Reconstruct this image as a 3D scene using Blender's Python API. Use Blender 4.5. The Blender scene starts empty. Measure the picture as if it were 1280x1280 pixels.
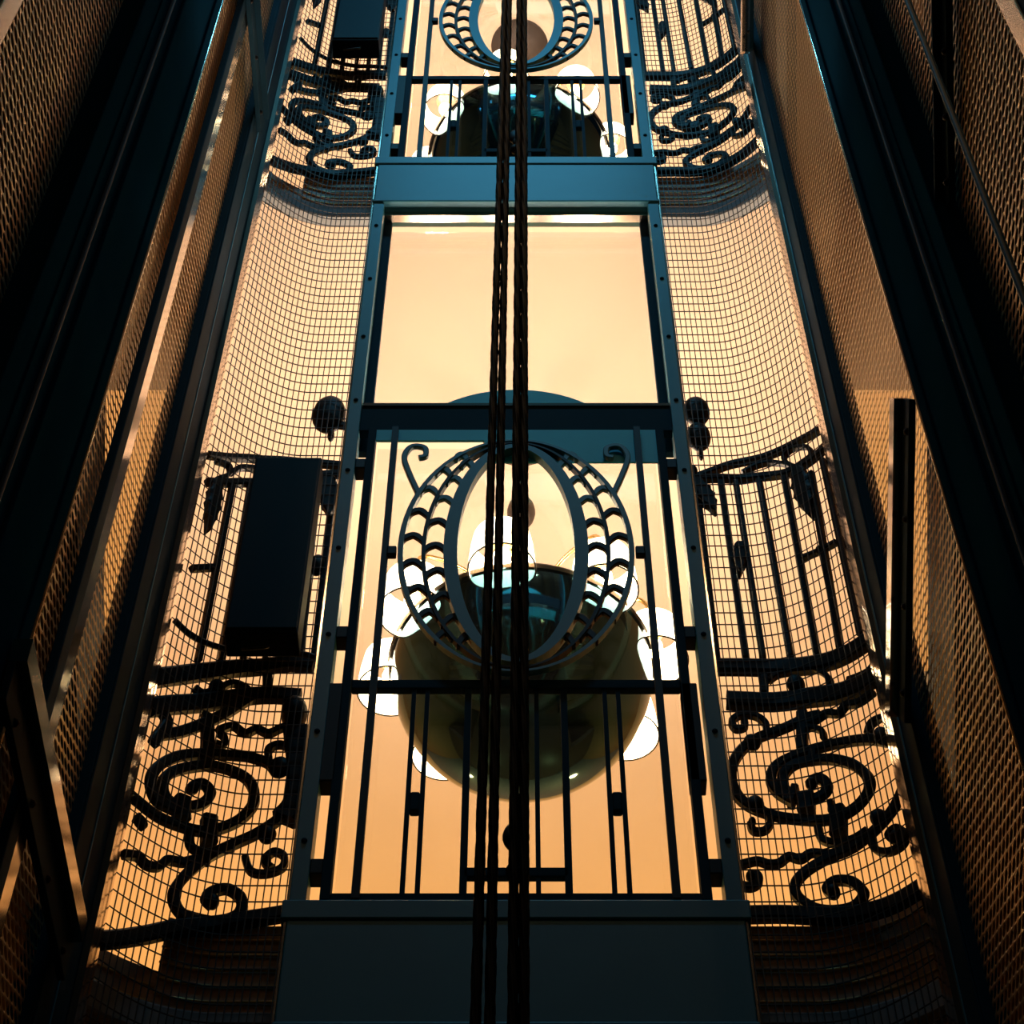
import bpy, bmesh, math, random
from mathutils import Vector, Matrix
random.seed(7)
C = bpy.context.scene.collection
sc = bpy.context.scene
PI = math.pi

# ------------------------------------------------------------------ camera, world, light, exposure
EYE = 1.6                                    # eye height above the pit floor
F, PITCH, CX, VPY = 2600.0, math.radians(54.57), 645.0, 640.0
cam_d = bpy.data.cameras.new('camera'); cam = bpy.data.objects.new('camera', cam_d); C.objects.link(cam)
cam.location = (0, 0, EYE); cam.rotation_euler = (PI/2 + PITCH, 0, 0)
cam_d.sensor_fit = 'HORIZONTAL'; cam_d.sensor_width = 36; cam_d.lens = 36 * F / 1280; cam_d.clip_start = .02
cam_d.shift_x = -5 / 1280.0
sc.camera = cam
w = bpy.data.worlds.new('world'); sc.world = w; w.use_nodes = True
bg = w.node_tree.nodes['Background']; bg.inputs[0].default_value = (.05, .20, .32, 1); bg.inputs[1].default_value = .02
# added cool area light hung mid-shaft, standing in for blue light from above
ld = bpy.data.lights.new('cool_shaft_fill', 'AREA'); lo = bpy.data.objects.new('cool_shaft_fill', ld); C.objects.link(lo)
ld.shape = 'RECTANGLE'; ld.size = 1.5; ld.size_y = .2; ld.energy = 32; ld.color = (.12, .62, 1.0)
lo.location = (0, 1.79, 12.5); lo.rotation_euler = (math.radians(22), 0, 0)
vs = sc.view_settings
vs.view_transform = 'Standard'; vs.look = 'None'; vs.exposure = 0.0; vs.gamma = 1.0; vs.use_curve_mapping = False

SHADE_GLOW = 7.0
BULB_GLOW = 40.0
LAMP_WATTS = 19.0
WARM = (1.0, .78, .64)

def warm_point(name, loc, watts, col, r):
    p = bpy.data.lights.new(name, 'POINT'); o = bpy.data.objects.new(name, p); C.objects.link(o)
    p.energy = watts; p.color = col; p.shadow_soft_size = r; o.location = loc
# added fills without fixtures: deep in the landings for ceilings, behind for the fascias
for h in (4.9, 8.87): 
    for x in (-1.5, 1.5): warm_point('landing_fill', (x, 8.0, EYE + h), 118, (1, .56, .15), .12)
for x in (-1.25, 1.25): warm_point('rear_fill', (x, -1.25, EYE + 10.6), 22, (1, .62, .30), .06)

# ------------------------------------------------------------------ dimensions (metres; front of the shaft is the plane y = D)
D = 3.6
FLOOR = 3.97                                  # storey height
SILL = EYE + 3.46                             # lower landing level
TOP = 14.3
def front(x):                                 # plan curve of the shaft front: flat, bowing towards the shaft at both ends
    a = max(0.0, abs(x) - .66)
    return D - 2.25 * a * a
def slab_front(x):
    a = max(0.0, abs(x) - .68)
    return D - 1.5 * a * a
def slab_slope(x): return (slab_front(x + .005) - slab_front(x - .005)) / .01
def slope(x): return (front(x + .005) - front(x - .005)) / .01
S_, C_ = math.sin(PITCH), math.cos(PITCH)
def on_front(px, py, off=.06):                # photo measurement -> (x, z) on the ironwork surface
    v = (640 - py) / F; u = (px - CX) / F
    dy, dz = C_ - v * S_, S_ + v * C_
    Y = D
    for _ in range(30): Y = front(Y / dy * u) + off
    t = Y / dy
    return (t * u, EYE + t * dz)

# ------------------------------------------------------------------ materials
def mat(name, col, rough=.5, metal=0.0, spec=.5, noise=0.0, scale=8.0, bump=0.0, emit=None, glow=0.0):
    m = bpy.data.materials.new(name); m.use_nodes = True
    nt = m.node_tree; b = nt.nodes['Principled BSDF']
    b.inputs['Base Color'].default_value = (*col, 1); b.inputs['Roughness'].default_value = rough
    b.inputs['Metallic'].default_value = metal; b.inputs['Specular IOR Level'].default_value = spec
    if emit: b.inputs['Emission Color'].default_value = (*emit, 1); b.inputs['Emission Strength'].default_value = glow
    if noise or bump:
        tc = nt.nodes.new('ShaderNodeTexCoord'); n = nt.nodes.new('ShaderNodeTexNoise')
        n.inputs['Scale'].default_value = scale; n.inputs['Detail'].default_value = 5
        nt.links.new(tc.outputs['Object'], n.inputs['Vector'])
        if noise:
            r = nt.nodes.new('ShaderNodeMixRGB'); r.blend_type = 'MIX'
            r.inputs[1].default_value = (*[c * (1 - noise) for c in col], 1)
            r.inputs[2].default_value = (*[min(1, c * (1 + noise)) for c in col], 1)
            nt.links.new(n.outputs[0], r.inputs[0]); nt.links.new(r.outputs[0], b.inputs['Base Color'])
        if bump:
            bp = nt.nodes.new('ShaderNodeBump'); bp.inputs['Strength'].default_value = bump; bp.inputs['Distance'].default_value = .01
            nt.links.new(n.outputs[0], bp.inputs['Height']); nt.links.new(bp.outputs[0], b.inputs['Normal'])
    return m
M = {}
M['plaster'] = mat('warm_plaster', (.90, .71, .53), .85, noise=.05, scale=1.6, bump=.05)
M['wall'] = mat('ochre_wall', (.42, .24, .10), .85, noise=.12, scale=2.0)
M['darkwall'] = mat('dark_shaft_wall', (.05, .07, .08), .9, noise=.2, scale=3)
M['column'] = mat('matte_navy_column_paint', (.006, .042, .085), .8, spec=0.0, noise=.2, scale=3)
M['teal'] = mat('teal_painted_steel', (.03, .24, .33), .42, noise=.15, scale=5)
M['navy'] = mat('dark_blue_painted_steel', (.010, .042, .07), .7, spec=.08, noise=.25, scale=4)
M['black'] = mat('black_wrought_iron', (.008, .007, .008), .5, spec=.2)
M['wire'] = mat('dark_galvanised_wire', (.05, .035, .025), .5, metal=.6)
M['box'] = mat('black_enclosure_enamel', (.006, .017, .026), .55, spec=.12, noise=.1)
M['copper'] = mat('bare_steel_edge', (.80, .64, .50), .13, metal=1.0, noise=.15, scale=9)
M['header'] = mat('lit_teal_header', (.03, .70, .92), .5, noise=.1)  # teal lightened to stand in for light falling on the header
M['darksteel'] = mat('dull_brown_steel', (.10, .075, .06), .6, metal=.5)
M['rope'] = mat('greased_steel_rope', (.03, .028, .03), .42, metal=.8)
M['chrome'] = mat('smoked_polished_metal', (.04, .115, .17), .06, metal=1.0)
M['brass'] = mat('aged_brass', (.75, .50, .16), .25, metal=1.0)
M['shade'] = mat('frosted_glass_shade', (.95, .88, .75), .4, emit=(1, .80, .50), glow=SHADE_GLOW)
M['bulb'] = mat('lit_bulb', (1, .9, .7), .3, emit=(1, .78, .42), glow=BULB_GLOW)
M['rim'] = mat('dark_shade_rim', (.05, .03, .015), .4, metal=.5)
M['fascia'] = mat('brown_timber_fascia', (.55, .32, .17), .5, noise=.25, scale=6)
M['greystone'] = mat('grey_stone_edge', (.34, .36, .37), .7, noise=.2, scale=6)
M['bead'] = mat('gilt_bead', (.85, .52, .18), .35, metal=.7)
M['parquet'] = mat('dark_landing_floor', (.10, .06, .035), .4, noise=.2, scale=5)
M['stone'] = mat('stair_stone', (.30, .20, .11), .8, noise=.2, scale=4)
M['cable'] = mat('blue_cable_sheath', (.02, .11, .19), .4)
M['rubber'] = mat('black_cable_sheath', (.01, .012, .014), .5)

def glass_mat():
    m = bpy.data.materials.new('clear_door_glass'); m.use_nodes = True; nt = m.node_tree
    nt.nodes.remove(nt.nodes['Principled BSDF'])
    o = nt.nodes['Material Output']; t = nt.nodes.new('ShaderNodeBsdfTransparent'); g = nt.nodes.new('ShaderNodeBsdfGlossy')
    t.inputs[0].default_value = (.96, .97, .97, 1)
    g.inputs['Roughness'].default_value = .01
    lw = nt.nodes.new('ShaderNodeLayerWeight'); lw.inputs[0].default_value = .5
    fr = nt.nodes.new('ShaderNodeMapRange'); fr.inputs[1].default_value = .25; fr.inputs[3].default_value = .03; fr.inputs[4].default_value = .32
    nt.links.new(lw.outputs['Facing'], fr.inputs[0])
    mx = nt.nodes.new('ShaderNodeMixShader')
    nt.links.new(fr.outputs[0], mx.inputs[0]); nt.links.new(t.outputs[0], mx.inputs[1]); nt.links.new(g.outputs[0], mx.inputs[2])
    nt.links.new(mx.outputs[0], o.inputs[0]); return m
M['glass'] = glass_mat()

def expanded_mat(name, col, pu, pv, t=.30, rough=.42):
    """Expanded steel sheet: diamond openings, each strand twisted out of the sheet's plane."""
    m = bpy.data.materials.new(name); m.use_nodes = True; nt = m.node_tree; N = nt.nodes; Lk = nt.links
    b = N['Principled BSDF']; b.inputs['Base Color'].default_value = (*col, 1); b.inputs['Metallic'].default_value = .85
    b.inputs['Roughness'].default_value = rough
    tc = N.new('ShaderNodeTexCoord'); sp = N.new('ShaderNodeSeparateXYZ'); Lk.new(tc.outputs['Object'], sp.inputs[0])
    def op(o, a, c=None):
        n = N.new('ShaderNodeMath'); n.operation = o
        for i, x in enumerate((a, c)):
            if x is None: continue
            if isinstance(x, (int, float)): n.inputs[i].default_value = x
            else: Lk.new(x, n.inputs[i])
        return n.outputs[0]
    u = op('MULTIPLY', sp.outputs[1], 1 / pu); v = op('MULTIPLY', sp.outputs[2], 1 / pv)
    p = op('FRACT', op('ADD', u, v)); q = op('FRACT', op('SUBTRACT', u, v))
    a, c = op('SUBTRACT', p, .5), op('SUBTRACT', q, .5)
    du, dv = op('MULTIPLY', op('ADD', a, c), .5 / .28), op('MULTIPLY', op('SUBTRACT', a, c), .5 / t)
    r2 = op('ADD', op('MULTIPLY', du, du), op('MULTIPLY', dv, dv))
    strand = op('GREATER_THAN', r2, 1.0)
    h = op('MINIMUM', r2, 2.2)
    bp = N.new('ShaderNodeBump'); bp.inputs['Strength'].default_value = .8; bp.inputs['Distance'].default_value = .004
    Lk.new(h, bp.inputs['Height']); Lk.new(bp.outputs[0], b.inputs['Normal'])
    Lk.new(strand, b.inputs['Alpha'])
    return m
M['expanded'] = expanded_mat('expanded_steel_sheet', (.66, .45, .22), .064, .033, t=.27)

# ------------------------------------------------------------------ mesh helpers
class MB:
    def __init__(s): s.v = []; s.f = []; s.smooth = []
    def box(s, x0, x1, y0, y1, z0, z1):
        b = len(s.v)
        s.v += [(x, y, z) for x in (x0, x1) for y in (y0, y1) for z in (z0, z1)]
        for q in ((0, 1, 3, 2), (4, 6, 7, 5), (0, 4, 5, 1), (2, 3, 7, 6), (0, 2, 6, 4), (1, 5, 7, 3)):
            s.f.append(tuple(b + i for i in q)); s.smooth.append(False)
        return s
    def rings(s, rings, close=False, smooth=True, caps=True):
        b = len(s.v); n = len(rings[0]); k = len(rings)
        for r in rings: s.v += [tuple(p) for p in r]
        for i in range(k if close else k - 1):
            a, c = b + i * n, b + ((i + 1) % k) * n
            for j in range(n):
                s.f.append((a + j, a + (j + 1) % n, c + (j + 1) % n, c + j)); s.smooth.append(smooth)
        if caps and not close:
            s.f.append(tuple(b + j for j in reversed(range(n)))); s.smooth.append(False)
            s.f.append(tuple(b + (k - 1) * n + j for j in range(n))); s.smooth.append(False)
        return s
    def tube(s, pts, r, n=8, close=False):
        pts = [Vector(p) for p in pts]; rings = []; k = len(pts); up = None
        for i, p in enumerate(pts):
            t = (pts[(i + 1) % k] - pts[i - 1]) if close else (pts[min(i + 1, k - 1)] - pts[max(i - 1, 0)])
            t.normalize()
            if up is None: up = t.orthogonal().normalized()
            up = (up - t * up.dot(t)).normalized(); sd = t.cross(up)
            rr = r[i] if isinstance(r, (list, tuple)) else r
            rings.append([p + up * rr * math.cos(2 * PI * j / n) + sd * rr * math.sin(2 * PI * j / n) for j in range(n)])
        return s.rings(rings, close)
    def lathe(s, prof, c=(0, 0, 0), n=32, caps=False):
        rings = [[(c[0] + max(r, 1e-4) * math.cos(2 * PI * j / n), c[1] + max(r, 1e-4) * math.sin(2 * PI * j / n), c[2] + z) for j in range(n)] for r, z in prof]
        return s.rings(rings, smooth=True, caps=caps)
    def ball(s, c, rx, ry=None, rz=None, n=14, k=9):
        ry = ry or rx; rz = rz or rx
        rings = []
        for i in range(k + 1):
            a = -PI / 2 + PI * i / k; q = max(math.cos(a), .01)
            rings.append([(c[0] + rx * q * math.cos(2 * PI * j / n), c[1] + ry * q * math.sin(2 * PI * j / n), c[2] + rz * math.sin(a)) for j in range(n)])
        return s.rings(rings)
    def ribbon(s, xz, wd, dp=.018, off=.06, fn=front, sl=slope, chamfer=.3):
        """flat bar of width wd (number or per-point list) lying in the front surface, dp thick along its normal"""
        P = [Vector((x, fn(x) + off, z)) for x, z in xz]; k = len(P); rings = []
        for i, p in enumerate(P):
            t = (P[min(i + 1, k - 1)] - P[max(i - 1, 0)]).normalized()
            n = Vector((-sl(p.x), 1, 0)).normalized(); sd = n.cross(t).normalized()
            ww = (wd[i] if isinstance(wd, (list, tuple)) else wd) / 2; d = dp / 2; c = chamfer
            rings.append([p + sd * ww * a + n * d * b for a, b in ((1, 1 - c), (1 - c, 1), (c - 1, 1), (-1, 1 - c), (-1, c - 1), (c - 1, -1), (1 - c, -1), (1, c - 1))])
        return s.rings(rings, smooth=False)
    def build(s, name, m, parent=None, bevel=0.0):
        me = bpy.data.meshes.new(name); me.from_pydata(s.v, [], s.f)
        me.polygons.foreach_set('use_smooth', s.smooth)
        bm = bmesh.new(); bm.from_mesh(me); bmesh.ops.recalc_face_normals(bm, faces=bm.faces); bm.to_mesh(me); bm.free()
        me.materials.append(m); me.update()
        o = bpy.data.objects.new(name, me); C.objects.link(o)
        if bevel:
            md = o.modifiers.new('edge', 'BEVEL'); md.width = bevel; md.segments = 2; md.limit_method = 'ANGLE'
        if parent: o.parent = parent
        return o
def catmull(pts, n=7):
    P = [pts[0]] + list(pts) + [pts[-1]]; out = []
    for i in range(1, len(P) - 2):
        p0, p1, p2, p3 = P[i - 1:i + 3]
        for j in range(n):
            t = j / n
            out.append(tuple(.5 * (2 * b + (c - a) * t + (2 * a - 5 * b + 4 * c - d) * t * t + (3 * b - a - 3 * c + d) * t ** 3) for a, b, c, d in zip(p0, p1, p2, p3)))
    out.append(tuple(pts[-1])); return out
def tag(o, label, cat, group=None, kind=None):
    o['label'] = label; o['category'] = cat
    if group: o['group'] = group
    if kind: o['kind'] = kind
    return o
def thing(name, loc, label, cat, group=None):
    o = bpy.data.objects.new(name, None); C.objects.link(o); o.location = loc; o.empty_display_size = .1
    return tag(o, label, cat, group)
def struct(name, mb, m, label=None, bevel=0):
    o = mb.build(name, m, bevel=bevel); o['kind'] = 'structure'
    o['label'] = label or name.replace('_', ' '); o['category'] = name.split('_')[0]; return o
def dup(root, dz, label):
    def cp(o, par):
        c = o.copy(); C.objects.link(c)
        if par: c.parent = par
        for ch in list(o.children): cp(ch, c)
        return c
    r = cp(root, None); r.location.z += dz; r['label'] = label; return r

# ------------------------------------------------------------------ the setting
LEV = [SILL - 4 * 0, SILL + FLOOR, SILL + 2 * FLOOR]
def slab_plan():
    pts = [(-3.4, 9.3), (-3.4, 6.3), (-1.76, 6.3), (-1.13, 3.98), (-.825, 3.98), (-.825, slab_front(.825) + .1)]
    pts += [(x / 100, slab_front(x / 100) + .10) for x in range(-80, 96, 5)]
    pts += [(.99, slab_front(.95) + .1), (1.74, 6.3), (3.4, 6.3), (3.4, 9.3)]
    return pts
def prism(mb, plan, z0, z1):
    b = len(mb.v); n = len(plan)
    mb.v += [(x, y, z0) for x, y in plan] + [(x, y, z1) for x, y in plan]
    for i in range(n):
        j = (i + 1) % n; mb.f.append((b + i, b + j, b + n + j, b + n + i)); mb.smooth.append(False)
    mb.f.append(tuple(b + i for i in reversed(range(n)))); mb.smooth.append(False)
    mb.f.append(tuple(b + n + i for i in range(n))); mb.smooth.append(False)
    return mb
for i, z in enumerate(LEV):
    nm = ['floor', 'ceiling_lower', 'ceiling_upper'][i]
    o = struct(nm, prism(MB(), slab_plan(), z - .36, z), M['plaster'],
           ['landing slab of the lower lift door', 'glowing peach plaster ceiling over the lower landing', 'peach plaster ceiling over the upper landing'][i])
    o.data.materials.append(M['parquet'])
    for p in o.data.polygons:
        if p.normal.z > .5: p.material_index = 1
    if i < 2:
        stp = prism(MB(), [(-.825, 3.98), (-1.13, 3.98), (-1.02, slab_front(.95) + .1)] + [(-x / 100, slab_front(x / 100) + .1) for x in (95, 90, 85)] + [(-.825, slab_front(.825) + .1)], z - .36, z - .17)
        struct('floor_step', stp, M['plaster'], 'lowered step at the left end of the %s landing' % ('lower', 'upper')[i])
struct('wall_back', MB().box(-3.5, 3.5, 9.2, 9.4, 0, TOP), M['greystone'], 'grey wall at the back of the landings')
struct('wall_left', MB().box(-3.6, -3.4, -1.6, 9.4, 0, TOP), M['wall'], 'ochre stairwell wall left of the lift shaft')
struct('wall_right', MB().box(3.4, 3.6, -1.6, 9.4, 0, TOP), M['wall'], 'ochre stairwell wall right of the lift shaft')
struct('wall_rear', MB().box(-3.6, 3.6, -1.8, -1.6, 0, TOP), M['darkwall'], 'dark wall behind the lift shaft')
struct('pit_floor', MB().box(-3.6, 3.6, -1.8, 9.4, -.15, 0), M['darkwall'], 'dark floor of the lift pit')['category'] = 'floor'

# moulded slab edges that follow the bowed shaft front
def fascia(z, x0, x1, name, label, th=.36, nb=5):
    mb = MB()
    xs = [x0 + (x1 - x0) * i / 16 for i in range(17)]
    o = MB(); q = (slab_front, slab_slope)
    o.ribbon([(x, z - (th - .085) / 2) for x in xs], th - .085, .03, .085, *q, chamfer=.05)
    fo = o.build(name, M['fascia'])
    g = MB(); g.ribbon([(x, z - th + .0425) for x in xs], .085, .05, .08, *q, chamfer=.15); g.build('stone_band', M['greystone'], fo)
    for k in range(nb): MB().tube([(x, slab_front(x) + .066, z - .05 - .047 * k) for x in xs], .0035, 6).build('gilt_bead', M['bead'], fo)
    fo['kind'] = 'structure'; fo['label'] = label; fo['category'] = 'trim'
    return fo
for z, lv in ((LEV[0], 'lower'), (LEV[1], 'upper')):
    fascia(z, -.825, -.54, 'trim_left', 'brown moulded slab edge left of the %s door sill' % lv)
    fascia(z - .17, -1.0, -.825, 'trim_left', 'lower brown step edge at the far left of the %s landing slab' % lv, .19, 2)
    fascia(z, .54, .96, 'trim_right', 'brown moulded slab edge right of the %s door sill' % lv)
# stairs wrapping round both sides of the shaft
def stairs(name, sx, label):
    for z, lv in ((LEV[0], 'lower'), (LEV[1], 'upper')):
        t = thing(name, (sx * 1.9, 3.3, z), label % lv, 'staircase', 'stone stairs around the shaft')
        mb = MB(); n = 20; run = .26; rise = FLOOR / n
        sof = [(3.4, -.35 + .0)]; 
        prof = [(1.2, -.25)]
        for i in range(n): 
            y = 1.2 - run * i; prof += [(y, rise * i), (y, rise * (i + 1))]
        yl = 1.2 - run * n; prof += [(yl, rise * n), (yl, rise * n - .25)]
        b = len(mb.v); k = len(prof); xa, xb = sorted((-sx * .75, sx * 1.2))
        mb.v += [(xa, y, zz) for y, zz in prof] + [(xb, y, zz) for y, zz in prof]
        for i in range(k):
            j = (i + 1) % k; mb.f.append((b + i, b + j, b + k + j, b + k + i)); mb.smooth.append(False)
        mb.f += [tuple(b + i for i in range(k)), tuple(b + k + i for i in reversed(range(k)))]; mb.smooth += [False, False]
        mb.build('flight', M['stone'], t)
        st = MB(); p0 = (-sx * .78, 1.2, -.12); p1 = (-sx * .78, yl, FLOOR - .12)
        st.rings([[(p[0] - .02, p[1], p[2] - .2), (p[0] + .02, p[1], p[2] - .2), (p[0] + .02, p[1], p[2] + .22), (p[0] - .02, p[1], p[2] + .22)] for p in (p0, p1)], smooth=False)
        st.build('stringer', M['navy'], t)
stairs('staircase', -1, 'stone stair flight climbing beyond the left mesh from the %s landing')
stairs('staircase', 1, 'stone stair flight climbing beyond the right mesh from the %s landing')

# ------------------------------------------------------------------ lift portal: posts, transom, sill beam
def portal(z, label):
    t = thing('lift_portal', (0, D, z), label, 'door frame', 'lift door portals')
    for s in (-1, 1):
        mb = MB(); mb.box(s * .515 - .02, s * .515 + .02, -.015, .05, .0, FLOOR - .386)
        mb.build('post', M['teal'], t, .002)
        rv = MB(); rv.box(s * .4825 - .0165, s * .4825 + .0165, .05, .075, 2.0, 3.58); rv.build('inner_post', M['navy'], t, .002)
        for k in range(9):
            MB().ball((s * .515, -.016, .2 + k * .40), .008, .006, .008, 8, 5).build('bolt', M['navy'], t)
        for zz in (.10, 1.0, 1.83): MB().box(s * .48 - .016, s * .48 + .016, -.005, .045, zz, zz + .05).build('hinge', M['black'], t, .003)
        MB().box(s * .47 - .03, s * .47 + .012, -.01, .045, .42, .80).build('lock_box', M['black'], t, .003)
    tr = MB(); tr.box(-.497, .497, .004, .035, 2.05, 2.21)
    tr.build('transom', M['navy'], t, .003)
    sb = MB(); sb.box(-.535, .535, -.015, .06, -.37, -.06); sb.box(-.55, .55, -.02, .06, -.06, 0); sb.box(-.54, .54, -.022, .03, -.384, -.37)
    sb.build('sill_beam', M['teal'], t, .004)
    MB().box(-.497, .497, .02, .05, 3.55, 3.58).build('glazing_bead', M['copper'], t)
    MB().box(-.497, .497, -.001, .004, 2.19, 2.205).build('glazing_bead', M['copper'], t)
    pane = MB(); pane.box(-.468, .468, .09, .096, 2.17, 3.55); pane.build('glass_pane', M['glass'], t)
    # rounded steel header above and below the transom
    def plate(name, pts, y0, y1):
        hd = MB(); n = len(pts); hd.v = [(x, y0, q) for x, q in pts] + [(x, y1, q) for x, q in pts]
        for i in range(n):
            j = (i + 1) % n; hd.f.append((i, j, n + j, n + i)); hd.smooth.append(False)
        hd.f += [tuple(range(n)), tuple(reversed(range(n, 2 * n)))]; hd.smooth += [False, False]
        return hd.build(name, M['header'], t)
    r = .345
    plate('header_arch', [(r * math.sin(math.radians(60 - 5 * i)), 2.306 - r * (1 - math.cos(math.radians(60 - 5 * i)))) for i in range(25)], .012, .03)
    plate('header_plate', [(.463, 1.868), (.463, 2.05), (-.463, 2.05), (-.463, 1.99), (-.10, 1.99), (-.08, 1.868)], .001, .007)
    return t
p = portal(SILL, 'teal steel door portal of the lower lift door with dark wide sill')
dup(p, FLOOR, 'teal steel door portal of the upper lift door above the bright glass panel')

# ------------------------------------------------------------------ lift door with oval wreath
def lift_door(z, label):
    t = thing('lift_door', (0, D + .02, z), label, 'lift door', 'wrought iron lift doors')
    for s in (-1, 1):
        MB().box(s * .4525 - .0125, s * .4525 + .0125, -.03, .01, .01, 2.045).build('stile', M['navy'], t, .002)
        MB().box(s * .38 - .010, s * .38 + .010, -.036, -.019, .01, 2.045).build('bar', M['black'], t)
        MB().box(s * .272 - .006, s * .272 + .006, -.008, .008, .01, .83).build('bar', M['navy'], t)
        MB().box(s * .236 - .006, s * .236 + .006, -.008, .008, .01, .83).build('bar', M['navy'], t)
        MB().box(s * .127 - .009, s * .127 + .009, -.01, .01, .01, .83).build('bar', M['navy'], t)
        MB().box(s * .254 - .013, s * .254 + .013, -.012, .012, .33, .40).build('bar_clasp', M['navy'], t, .006)
        MB().box(s * .36 - .014, s * .36 + .014, -.044, -.022, 1.36, 1.40).build('wreath_clip', M['black'], t, .004)
        MB().box(s * .054 - .006, s * .054 + .006, -.008, .008, .01, .83).build('bar', M['navy'], t)
        vol = MB(); zf = lambda x: 0
        pts = catmull([(s * .295, 1.68), (s * .325, 1.78), (s * .345, 1.87), (s * .325, 1.93), (s * .285, 1.925), (s * .28, 1.88), (s * .30, 1.87)], 6)
        vol.ribbon(pts, .018, .016, -.032, zf, zf); vol.build('corner_volute', M['teal'], t)
    MB().box(-.44, .44, -.012, .012, .80, .835).build('middle_rail', M['navy'], t, .002)
    MB().box(-.44, .44, -.02, .02, .01, .04).build('bottom_rail', M['navy'], t, .002)
    MB().box(-.44, .44, -.005, .01, 2.02, 2.045).build('top_rail', M['navy'], t, .002)
    MB().box(-.127, .127, -.01, .01, .105, .135).build('cross_bar', M['navy'], t, .002)
    fn = MB(); fn.ball((0, -.012, .12), .026, .02, .026); fn.ball((0, -.012, .235), .034, .02, .05); fn.ball((0, -.012, .19), .016, .014, .03); fn.build('finial', M['black'], t)
    zf = lambda x: 0
    CZ = 1.395
    def ring(rx, rz, wd, name, m, dz=0, dp=.02):
        mb = MB(); k = 72; rings = []
        for i in range(k):
            a = 2 * PI * i / k; nx, nz = math.cos(a) / rx, math.sin(a) / rz; l = math.hypot(nx, nz); nx /= l; nz /= l
            x, q = rx * math.cos(a), rz * math.sin(a) + CZ + dz
            ww = wd * (.45 + .55 * abs(math.cos(a)))
            rings.append([(x + nx * ww / 2 * e, -.0 + dp / 2 * f, q + nz * ww / 2 * e) for e, f in ((1, 1), (-1, 1), (-1, -1), (1, -1))])
        mb.rings(rings, close=True, smooth=False)
        return mb.build(name, m, w_)
    w_ = bpy.data.objects.new('oval_wreath', None); C.objects.link(w_); w_.parent = t; w_.location.y = -.034
    ring(.335, .560, .016, 'outer_ring', M['teal'])
    ring(.268, .545, .012, 'middle_ring', M['black'])
    ring(.190, .520, .040, 'inner_ring', M['teal'], dp=.03)
    for s in (-1, 1):
        for (ra, rza, rb, rzb, col) in ((.200, .520, .268, .545, 0), (.268, .545, .335, .560, 1)):
            for k in range(9):
                a = math.radians(-54 + 13.2 * k + (5 if col else 0))
                xa, za = ra * math.cos(a), rza * math.sin(a) + CZ
                xb, zb = rb * math.cos(a), rzb * math.sin(a) + CZ
                mx, mz = (xa + xb) / 2, (za + zb) / 2 + .030
                lf = MB()
                pts = catmull([(s * xa, za - .012), (s * (xa * .8 + xb * .2), za + .014), (s * mx, mz), (s * (xa * .12 + xb * .88), zb + .012), (s * xb, zb - .014)], 4)
                n = len(pts); lf.ribbon(pts, [.010 + .014 * math.sin(PI * i / (n - 1)) for i in range(n)], .014, 0, zf, zf)
                lf.build('leaf', M['teal'] if k > 5 else M['black'], w_)
    gl = MB(); gl.box(-.44, .44, .056, .062, .04, 2.055); gl.build('glass_pane', M['glass'], t)
    return t
d = lift_door(SILL, 'lower wrought iron lift door with whole oval wreath before the large chandelier bowl')
dup(d, FLOOR, 'upper wrought iron lift door whose oval wreath is cut by the photo top')

# ------------------------------------------------------------------ wire mesh screens
def screen(s, label):
    t = thing('wire_mesh_screen', (0, 0, 0), label, 'mesh screen', 'wire mesh screens')
    z0, z1 = 3.6, 12.4; mb = MB()
    xs = []; x = .545
    while x < .925:
        xs.append(x); x += .0176 / math.sqrt(1 + slope(x) ** 2)
    r = .0014
    for x in xs:
        y = front(x) - .005
        mb.rings([[(s * x - r, y - r, z), (s * x + r, y - r, z), (s * x + r, y + r, z), (s * x - r, y + r, z)] for z in (z0, z1)], smooth=False, caps=False)
    z = z0
    xx = [.54 + .39 * i / 20 for i in range(21)]
    while z < z1:
        mb.rings([[(s * x, front(x) - .001 - r, z - r), (s * x, front(x) - .001 + r, z - r), (s * x, front(x) - .001 + r, z + r), (s * x, front(x) - .001 - r, z + r)] for x in xx], smooth=False, caps=False)
        z += .0525
    mb.build('wire_grid', M['wire'], t)
    e = MB(); xe = .932; ye = front(.925)
    e.box(min(s * .918, s * .934), max(s * .918, s * .934), ye - .075, ye + .004, 1.0, TOP - .3); e.build('edge_strip', M['copper'], t)
    i_ = MB(); i_.box(min(s * .536, s * .541), max(s * .536, s * .541), front(.54) - .012, front(.54) + .004, 3.6, TOP - .3); i_.build('edge_bar', M['copper'], t)
screen(-1, 'bowed wire mesh screen between the teal portal and the left dark corner post')
screen(1, 'bowed wire mesh screen between the teal portal and the right dark corner post')

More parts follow.
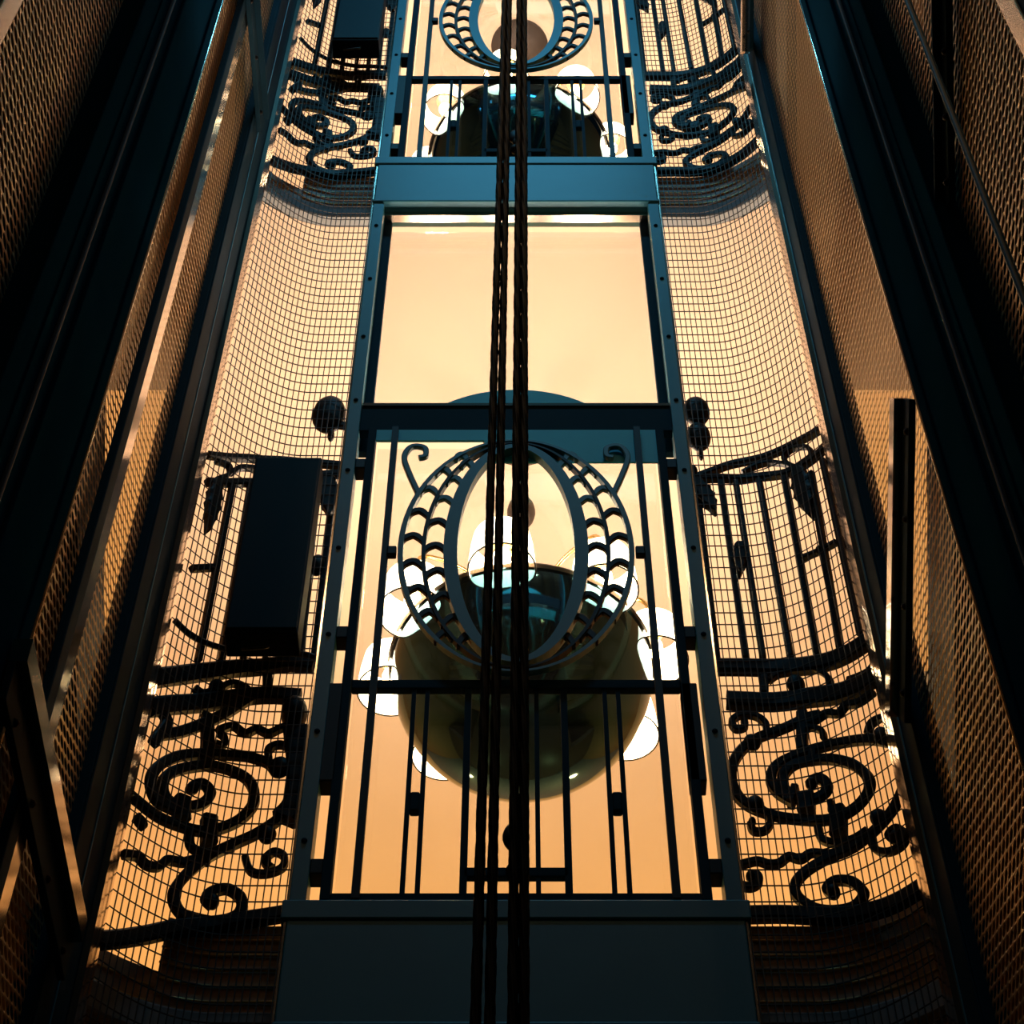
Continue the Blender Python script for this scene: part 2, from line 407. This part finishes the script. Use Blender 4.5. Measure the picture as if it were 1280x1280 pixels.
# ------------------------------------------------------------------ wrought iron panels
def iron_panel(name, side, label):
    t = thing(name, (0, 0, 0), label, 'ironwork panel', 'wrought iron panels')
    xlo, xhi = (.52, .945) if side > 0 else (-.945, -.52)
    def stroke(pts, wpx, nm, conv, dp=.022, off=.06, smooth=True, taper=0):
        P = [on_front(*conv(*q)) for q in pts]
        if smooth and len(P) > 2: P = catmull(P, 6)
        P = [q for q in P if xlo <= q[0] <= xhi]
        if len(P) < 2: return None
        k = len(P)
        wd = [wpx / 435 * (1 - taper * i / k) for i in range(k)]
        mb = MB(); mb.ribbon(P, wd, dp, off)
        return mb.build(nm, M['black'], t)
    def blob(x, y, rx, rz, nm, conv, ry=.016):
        k = 1.15 if nm == 'flower' else .72
        rx *= k; rz *= k * .92
        X, Z = on_front(*conv(x, y)); mb = MB(); mb.ball((X, front(X) + .055, Z), rx, ry, rz); return mb.build(nm, M['black'], t)
    def leaf(x0, y0, x1, y1, wpx, nm, conv, tip=.25):
        a, b = on_front(*conv(x0, y0)), on_front(*conv(x1, y1)); k = 14; mb = MB()
        P = [(a[0] + (b[0] - a[0]) * i / k, a[1] + (b[1] - a[1]) * i / k) for i in range(k + 1)]
        W = [wpx / 450 * max(.12, math.sin(PI * min(1, (i / k) * .82 + .18)) ** .8 * (1 + .22 * (i % 3 == 1))) for i in range(k + 1)]
        mb.ribbon(P, W, .03, .05); return mb.build(nm, M['black'], t)
    if side > 0:
        R2 = lambda x, y: (850 + x / 2.977, 850 + y / 2.977)
        R6 = lambda x, y: (890 + x / 2.461, 760 + y / 2.461)
        R8 = lambda x, y: (840 + x / 3.767, 480 + y / 3.767)
        PX = lambda x, y: (x, y)
        stroke([(922, 1144), (1000, 1144), (1078, 1142), (1119, 1129), (1150, 1111), (1175, 1095)], 19, 'bottom_rail', PX, .03)
        stroke([(570, 800), (548, 778), (578, 748), (640, 752), (683, 792), (655, 838), (590, 858), (500, 850), (436, 805), (432, 755), (480, 705), (560, 660), (650, 620), (740, 545), (800, 470), (840, 380)], 11, 'lower_scroll', R2)
        blob(570, 795, .024, .036, 'scroll_eye', R2)
        stroke([(520, 130), (470, 142), (400, 175), (300, 212), (235, 255), (195, 320), (198, 400), (245, 462), (330, 500), (450, 520), (540, 522), (615, 500), (675, 455), (706, 400), (690, 350), (630, 310), (540, 295), (440, 310), (388, 350), (385, 400), (430, 440), (490, 445), (540, 420), (545, 385), (510, 366), (482, 392)], 12, 'great_spiral', R2)
        blob(488, 392, .022, .030, 'scroll_eye', R2)
        stroke([(780, 232), (720, 222), (650, 226), (560, 242), (460, 270), (372, 310), (338, 360), (360, 415), (425, 456)], 12, 'outer_scroll', R2)
        stroke([(700, 200), (715, 160), (760, 140), (790, 160)], 8, 'tendril', R2)
        blob(750, 215, .03, .05, 'scroll_eye', R2)
        stroke([(515, 550), (528, 592), (585, 608), (650, 592), (700, 560)], 9, 'tendril', R2)
        stroke([(710, 590), (730, 632), (780, 640), (828, 612), (838, 572), (806, 552), (778, 578), (800, 602)], 8, 'tendril', R2)
        blob(800, 590, .018, .03, 'scroll_eye', R2)
        stroke([(262, 535), (275, 563), (318, 560), (338, 522), (312, 488), (280, 470)], 8, 'tendril', R2); blob(268, 535, .014, .02, 'scroll_eye', R2)
        stroke([(225, 765), (262, 772), (290, 755), (285, 728), (255, 728)], 10, 'tendril', R2); blob(262, 738, .017, .025, 'scroll_eye', R2)
        stroke([(320, 210), (318, 165), (280, 135), (225, 132), (193, 155), (208, 183), (240, 176), (238, 150)], 8, 'tendril', R2)
        stroke([(535, 218), (528, 190), (485, 178), (455, 190)], 7, 'tendril', R2)
        stroke([(205, 695), (250, 682), (290, 675), (330, 686), (370, 682), (405, 658), (450, 668), (490, 645), (560, 648), (620, 630)], 9, 'wavy_bar', R2)
        stroke([(440, 165), (500, 152), (545, 125), (590, 125), (620, 95), (665, 85), (720, 45)], 9, 'wavy_bar', R2)
        stroke([(455, 120), (455, 255)], 13, 'stem', R2); stroke([(495, 255), (495, 310)], 11, 'stem', R2)
        for q in ((268, 238), (280, 468), (740, 520)): blob(*q, .032, .046, 'collar', R2)
        stroke([(470, 430), (470, 490)], 19, 'collar', R2, .04); stroke([(590, 480), (590, 580)], 17, 'collar', R2, .04); stroke([(430, 405), (412, 462)], 9, 'collar', R2, .04)
        stroke([(568, 460), (568, 500)], 6, 'collar', R2, .04)
        stroke([(172, 76), (440, 72), (600, 48), (700, 5), (760, -40)], 26, 'lower_rail', R2, .03)
        stroke([(-10, 182), (150, 184), (250, 182), (400, 150), (500, 85)], 24, 'main_rail', R6, .03)
        stroke([(160, 200), (160, 262)], 11, 'post', R6); blob(258, 240, .035, .06, 'knob', R6)
        stroke([(175, 225), (205, 205), (258, 196), (320, 190), (362, 220), (358, 255)], 7, 'tendril', R6)
        stroke([(420, 225), (480, 200), (505, 170)], 10, 'tendril', R6)
        for (a, b_) in (((115, 470), (212, 1300)), ((230, 462), (348, 1290)), ((300, 460), (428, 1290)), ((410, 450), (558, 1285)), ((530, 440), (685, 1280)), ((655, 420), (792, 1240)), ((712, 360), (890, 1180))):
            stroke([a, b_], 8.5, 'bar', R8, smooth=False)
        stroke([(60, 452), (230, 445), (400, 440), (540, 420), (640, 370), (740, 285)], 11, 'lower_top_rail', R8, .026)
        stroke([(90, 450), (180, 415), (300, 375), (450, 340), (600, 270), (740, 190)], 9, 'upper_top_rail', R8, .026)
        stroke([(330, 420), (400, 385), (470, 372), (550, 385), (590, 420)], 6, 'tendril', R8)
        stroke([(590, 395), (540, 372), (530, 340), (570, 305), (640, 300), (655, 345), (600, 385)], 6, 'ring', R8)
        leaf(590, 420, 655, 640, 26, 'hanging_leaf', R8); leaf(110, 470, 205, 620, 24, 'hanging_leaf', R8)
        leaf(318, 770, 318, 915, 17, 'bud', R8)
        stroke([(600, 825), (690, 790), (775, 745)], 7, 'cross_link', R8); blob(690, 790, .014, .022, 'knob', R8)
        blob(115, 135, .038, .075, 'flower', R8, .03); blob(125, 255, .034, .07, 'flower', R8, .03); blob(135, 335, .012, .05, 'flower_tip', R8)
        blob(100, 420, .02, .05, 'knob', R8)
    else:
        L = lambda x, y: (130 + x / 2.667, 800 + y / 2.667)
        R7 = lambda x, y: (220 + x / 3.767, 480 + y / 3.767)
        stroke([(-20, 1002), (130, 985), (250, 962), (400, 945), (560, 920), (680, 900)], 18, 'bottom_rail', L, .03)
        stroke([(362, 888), (340, 862), (368, 838), (415, 832), (456, 862), (456, 905), (420, 930), (340, 940), (270, 922), (236, 880), (238, 830), (282, 775), (350, 722), (430, 682), (520, 640), (590, 590), (640, 520)], 12, 'lower_scroll', L)
        blob(362, 878, .024, .036, 'scroll_eye', L)
        stroke([(90, 520), (120, 545), (180, 590), (250, 620), (330, 638), (400, 625), (462, 592), (500, 540), (490, 480), (440, 442), (360, 420), (280, 426), (215, 448), (195, 490), (215, 535), (270, 556), (330, 545), (354, 510), (330, 480), (295, 490), (290, 505)], 12, 'great_spiral', L)
        blob(300, 500, .018, .024, 'scroll_eye', L)
        stroke([(570, 435), (545, 410), (480, 390), (400, 383), (330, 380), (250, 388), (182, 420), (155, 470), (170, 530), (212, 558), (255, 575)], 12, 'outer_scroll', L)
        stroke([(165, 345), (185, 318), (250, 308), (330, 280), (400, 248), (470, 205), (540, 170)], 13, 'branch', L)
        stroke([(285, 640), (290, 690), (340, 710), (430, 692)], 9, 'tendril', L)
        stroke([(470, 725), (490, 772), (540, 780), (594, 760), (600, 722), (565, 708), (535, 738), (560, 762)], 8, 'tendril', L); blob(545, 740, .014, .024, 'scroll_eye', L)
        stroke([(65, 715), (110, 722), (140, 750), (180, 756), (212, 735), (262, 742), (300, 735), (350, 740)], 10, 'wavy_bar', L)
        stroke([(380, 302), (430, 288), (470, 312), (510, 298), (550, 312), (600, 292), (650, 300)], 9, 'wavy_bar', L)
        stroke([(345, 250), (345, 430)], 15, 'stem', L); stroke([(370, 345), (400, 352), (400, 325), (380, 310)], 7, 'tendril', L)
        stroke([(550, 405), (550, 365), (590, 350), (640, 372)], 9, 'tendril', L)
        stroke([(640, 300), (652, 420), (645, 540), (600, 600)], 30, 'branch', L, .04)
        blob(635, 250, .05, .09, 'knob', L, .04); blob(585, 430, .04, .06, 'collar', L)
        for q in ((545, 655), ): blob(*q, .032, .046, 'collar', L)
        stroke([(258, 530), (258, 600)], 18, 'collar', L, .04); stroke([(350, 595), (350, 680)], 17, 'collar', L, .04); stroke([(105, 590), (125, 610), (120, 620)], 12, 'tendril', L)
        stroke([(150, 130), (230, 120), (330, 108), (450, 95), (600, 80), (700, 85)], 22, 'main_rail', L, .03)
        stroke([(150, 225), (250, 215), (400, 200), (520, 185), (655, 190)], 22, 'lower_rail', L, .03)
        stroke([(300, 160), (330, 178), (375, 165), (430, 145), (478, 165), (480, 190)], 8, 'tendril', L); blob(375, 160, .03, .04, 'knob', L)
        stroke([(545, 120), (545, 190)], 12, 'post', L); stroke([(185, 230), (210, 275), (180, 320)], 14, 'collar', L)
        for (a, b_) in (((265, 480), (105, 1300)), ((735, 560), (648, 1300)), ((660, 560), (588, 1300)), ((350, 480), (215, 1300)), ((430, 480), (315, 1300)), ((520, 480), (420, 1300)), ((600, 480), (510, 1300))):
            stroke([a, b_], 8, 'bar', R7, smooth=False)
        stroke([(150, 335), (280, 348), (380, 355), (540, 365), (780, 385)], 10, 'upper_top_rail', R7, .026)
        stroke([(150, 462), (330, 465), (540, 450), (690, 430), (790, 425)], 11, 'lower_top_rail', R7, .026)
        stroke([(190, 365), (245, 385), (250, 425), (200, 445)], 6, 'ring', R7); stroke([(260, 420), (310, 395), (400, 400)], 8, 'tendril', R7)
        leaf(195, 470, 150, 710, 20, 'hanging_leaf', R7); leaf(715, 455, 725, 640, 26, 'hanging_leaf', R7)
        stroke([(75, 870), (180, 865)], 9, 'cross_link', R7); blob(665, 860, .035, .075, 'bud', R7)
        blob(720, 150, .048, .10, 'flower', R7, .03); blob(730, 248, .016, .045, 'flower_tip', R7); stroke([(740, 190), (810, 200)], 12, 'flower_stalk', R7)
    return t
a = iron_panel('iron_panel', 1, 'black scrolled ironwork panel right of the lower lift door')
dup(a, FLOOR, 'black scrolled ironwork panel right of the upper lift door')
a = iron_panel('iron_panel', -1, 'black scrolled ironwork panel behind the lower dark box, left of lower door')
dup(a, FLOOR, 'black scrolled ironwork panel behind the upper dark box, left of upper door')

# ------------------------------------------------------------------ control boxes and their cables
def control_box(label):
    z = EYE + 4.30
    t = thing('control_box', (-.675, 3.50, z), label, 'box', 'dark control boxes')
    MB().box(-.098, .098, -.05, .035, 0, .83).build('case', M['box'], t, .004)
    MB().box(-.094, .094, -.056, -.05, .012, .82).build('cover', M['box'], t, .003)
    hk = MB(); hk.tube([(.02, -.02, 0), (.02, -.025, -.03), (.01, -.03, -.04), (-.05, -.02, -.035)], .004, 6); hk.build('cable_gland', M['rubber'], t)
    return t
b = control_box('tall dark control box hung on the mesh beside the lower lift door')
dup(b, FLOOR, 'dark control box hung on the mesh beside the upper lift door')
def cable(label):
    pts = [on_front(x, y, .02) for x, y in ((218, 775), (240, 795), (270, 808), (320, 815), (380, 818), (410, 830))]
    mb = MB(); mb.tube([(x, front(x) + .02, z) for x, z in catmull(pts, 6)], .009, 8)
    o = mb.build('drooping_cable', M['rubber']); return tag(o, label, 'cable', 'cables under the control boxes')
c0 = cable('black cable drooping under the lower control box')
dup(c0, FLOOR, 'black cable drooping under the upper control box')

# ------------------------------------------------------------------ shaft side structure
def vert_box(name, m, x0, x1, y0, y1, parent=None, z0=.0, z1=TOP - .3, bevel=.003):
    return MB().box(min(x0, x1), max(x0, x1), min(y0, y1), max(y0, y1), z0, z1).build(name, m, parent, bevel)
def side(s, yy, lab):
    """yy: plan positions along the side wall: corner post back edge, column front and back edges, rear frame"""
    yc, ya, yb, yr = yy; X = .93
    t = thing('corner_post', (s * .96, 3.4, 0), lab + ' dark blue corner post at the edge of the bowed mesh', 'post', 'shaft corner posts')
    def loc(name, m, x0, x1, y0, y1, z0=0, z1=TOP - .3): 
        return vert_box(name, m, s * x0 - s * .96, s * x1 - s * .96, y0 - 3.4, y1 - 3.4, t, z0, z1)
    loc('web', M['navy'], .936, .99, yc, 3.40); loc('lip', M['navy'], .930, .936, yc, yc + .03); loc('lip', M['teal'], .933, .936, yc + .12, yc + .125)
    # expanded metal sheet
    sh = thing('expanded_metal_sheet', (s * .96, 0, 0), lab + ' expanded metal sheet between corner post and wide column', 'metal sheet', 'expanded metal sheets')
    mb = MB(); mb.v = [(0, ya, .3), (0, yc, .3), (0, yc, TOP - .4), (0, ya, TOP - .4)]; mb.f = [(0, 1, 2, 3)]; mb.smooth = [False]; mb.build('sheet', M['expanded'], sh)
    MB().tube([(s * .928 - s * .96, ya + .004, .3), (s * .928 - s * .96, ya + .004, TOP - .4)], .007, 16).build('edge_trim', M['copper'], sh)
    # column
    col = thing('guide_column', (s * .93, (ya + yb) / 2, 0), lab + ' wide dark blue guide column with vertical grooves', 'column', 'guide columns')
    h = (ya - yb) / 2
    vert_box('web', M['column'], s * .0, s * .12, -h + .004, h - .004, col)
    vert_box('flange', M['column'], -s * .006, 0, h * .80, h, col); vert_box('flange', M['column'], -s * .006, 0, -h, -h * .86, col)
    vert_box('rail', M['column'], -s * .010, 0, -h * .12, h * .08, col)
    vert_box('cover_strip', M['column'], -s * .004, 0, -h * .62, -h * .52, col)
    vert_box('rail_nose', M['darksteel'], -s * .012, -s * .0, -h * .40, -h * .37, col)
    # near expanded sheet and near frame
    sh2 = thing('expanded_metal_sheet', (s * .98, 0, 0), lab + ' near expanded metal sheet on the camera side of the wide column', 'metal sheet', 'expanded metal sheets')
    mb = MB(); mb.v = [(0, yr, .3), (0, yb, .3), (0, yb, TOP - .4), (0, yr, TOP - .4)]; mb.f = [(0, 1, 2, 3)]; mb.smooth = [False]; mb.build('sheet', M['expanded'], sh2)
    fr = thing('rear_post', (s * .95, yr, 0), lab + ' rear frame post in the top corner of the photo', 'post', 'rear frame posts')
    vert_box('web', M['navy'], -s * .01, s * .06, -.5, -.06, fr); vert_box('edge_trim', M['copper'], -s * .015, s * .02, -.06, 0, fr)
side(-1, (3.13, 2.49, 1.97, 1.50), 'left')
side(1, (3.24, 2.57, 2.12, 1.54), 'right')
# left intermediate angle rail
t = thing('angle_rail', (-.945, 2.74, 0), 'slim steel angle rail running up the middle of the left expanded sheet', 'rail')
vert_box('leg', M['copper'], -.005, .016, -.0, .06, t); vert_box('leg', M['navy'], -.004, .018, -.05, 0, t)
# left transoms and right diagonal braces
def bar_yz(name, p0, p1, x, w_, d_, m, label, cat, group, fl=.06):
    t = thing(name, (x, p0[0], EYE + p0[1]), label, cat, group)
    L = math.hypot(p1[0] - p0[0], p1[1] - p0[1]); an = math.atan2(p1[1] - p0[1], p1[0] - p0[0])
    a = MB().box(-d_ / 2, d_ / 2, 0, L, -w_ / 2, w_ / 2).build('web', m, t, .002); a.rotation_euler.x = an
    e = MB().box(-d_ / 2 - (.02 if x > 0 else 0), d_ / 2 + (.02 if x < 0 else 0), 0, L, w_ / 2, w_ / 2 + fl).build('flange', M['copper'] if fl > .01 else M['navy'], t); e.rotation_euler.x = an
    for k in range(4):
        b_ = MB().ball((-d_ * .55 if x > 0 else d_ * .55, L * (.1 + .27 * k), -w_ * .3), .009, .009, .009, 8, 5).build('bolt', M['black'], t); b_.rotation_euler.x = an
    return t
for k, lv in ((0, 'lower'), (1, 'upper')):
    bar_yz('cross_member', (2.42, 2.88 + FLOOR * k), (3.2, 2.92 + FLOOR * k), -.918, .10, .016, M['navy'], 'dark steel cross member at the %s end of the left expanded sheet' % lv, 'beam', 'left cross members', (.06, .008)[k])
    bar_yz('diagonal_brace', (2.60, 4.11 + FLOOR * k), (3.25, 3.72 + FLOOR * k), .918, .085, .016, M['navy'], 'bolted diagonal brace on the right expanded sheet, %s one' % lv, 'brace', 'right diagonal braces')

bar_yz('diagonal_brace', (1.70, 4.50), (2.12, 4.15), .962, .05, .016, M['navy'], 'short dark brace crossing the right near metal sheet by the blue cable', 'brace', 'right diagonal braces', .008)
# ------------------------------------------------------------------ hoist ropes and blue cable
def rope(kb, kt, label):
    Y = 1.8; s = .8148
    xb, xt = kb / s * Y, kt / s * Y; zb, zt = 1.55 + EYE, 4.55 + EYE
    def X(z): return xb + (xt - xb) * (z - zb) / (zt - zb)
    mb = MB(); rings = []; z = .02; n = 24
    while z < 13.6:
        ph = z / .085 * 2 * PI
        rings.append([(X(z) + (.0058 + .0011 * math.cos(6 * (2 * PI * j / n) + ph * 1.0)) * math.cos(2 * PI * j / n + 0), Y + (.0058 + .0011 * math.cos(6 * (2 * PI * j / n) + ph)) * math.sin(2 * PI * j / n), z) for j in range(n)])
        z += .012 if z < 7 else .05
    mb.rings(rings)
    return tag(mb.build('hoist_rope', M['rope']), label, 'rope', 'hoist ropes')
rope(-.0204, -.0119, 'leftmost of the four twisted steel hoist ropes')
rope(-.0132, -.0070, 'second from left of the four twisted steel hoist ropes')
rope(-.0016, .0033, 'third from left of the four twisted steel hoist ropes')
rope(.0040, .0086, 'rightmost of the four twisted steel hoist ropes')
mb = MB(); mb.tube([(.80 + .004 * math.sin(z * 1.3), 1.62, z) for z in [i * .25 for i in range(55)]], .007, 8)
tag(mb.build('governor_cable', M['cable']), 'thin blue cable hanging before the right near metal sheet', 'cable')

# ------------------------------------------------------------------ chandeliers
def chandelier(ceil_z, label):
    cy = 4.64
    t = thing('chandelier', (-.0 + .02, cy, ceil_z), label, 'chandelier', 'bowl chandeliers')
    zr = -1.50                                             # rim of the bowl below the ceiling
    R = .455
    MB().lathe([(0, -.05), (.06, -.05), (.12, -.03), (.16, 0)], n=32).build('canopy', M['darksteel'], t)
    st = MB(); st.tube([(0, 0, -.04), (0, 0, zr)], .018, 12); st.ball((0, 0, -.55), .055, .055, .09); st.ball((0, 0, -.9), .04, .04, .06); st.build('stem', M['darksteel'], t)
    prof = [(R * math.cos(a), zr - R * math.sin(a)) for a in [PI / 2 * i / 22 for i in range(23)]]
    prof = [(R * .93, zr + .012), (R, zr + .012)] + prof
    MB().lathe(prof, n=72).build('bowl', M['chrome'], t)
    MB().lathe([(R + .006, zr - .012), (R + .012, zr), (R + .006, zr + .014), (R * .96, zr + .014)], n=72).build('bowl_rim', M['rim'], t)
    fi = MB(); fi.ball((0, 0, zr - R - .012), .022, .022, .03); fi.build('finial', M['brass'], t)
    for k in range(8):
        a = 2 * PI * (k + .35) / 8 - PI / 2 - .42
        x, y = .465 * math.cos(a), .465 * math.sin(a)
        lm = MB(); lm.tube(catmull([(.05 * math.cos(a), .05 * math.sin(a), zr + .3), (x * .5, y * .5, zr + .38), (x * .9, y * .9, zr + .33), (x, y, zr + .22), (x, y, zr + .10)], 6), .008, 8)
        la = lm.build('lamp_arm', M['brass'], t)
        z0 = zr - .03
        MB().lathe([(.113, z0), (.112, z0 + .05), (.106, z0 + .12), (.098, z0 + .175)], (x, y, 0), 32).build('shade', M['shade'], la)
        rm = MB(); rm.tube([(x + .1135 * math.cos(q), y + .1135 * math.sin(q), z0) for q in [2 * PI * i / 32 for i in range(32)]], .0032, 6, close=True); rm.build('shade_rim', M['rim'], la)
        bb = MB(); bb.ball((x, y, z0 + .075), .03, .03, .042); bb.build('bulb', M['bulb'], la)
        so = MB(); so.lathe([(0, z0 + .10), (.024, z0 + .10), (.024, z0 + .16), (.045, z0 + .165), (.045, z0 + .175), (0, z0 + .175)], (x, y, 0), 16); so.build('socket', M['brass'], la)
        pl = bpy.data.lights.new('bulb_light', 'POINT'); pl.energy = LAMP_WATTS; pl.color = WARM; pl.shadow_soft_size = .05
        po = bpy.data.objects.new('bulb_light', pl); C.objects.link(po); po.location = (x, y, z0 + .22); po.parent = t
    return t
ch = chandelier(EYE + 7.07, 'large polished bowl chandelier seen whole behind the lower lift door')
dup(ch, FLOOR, 'chandelier half hidden by the teal beam behind the upper lift door')
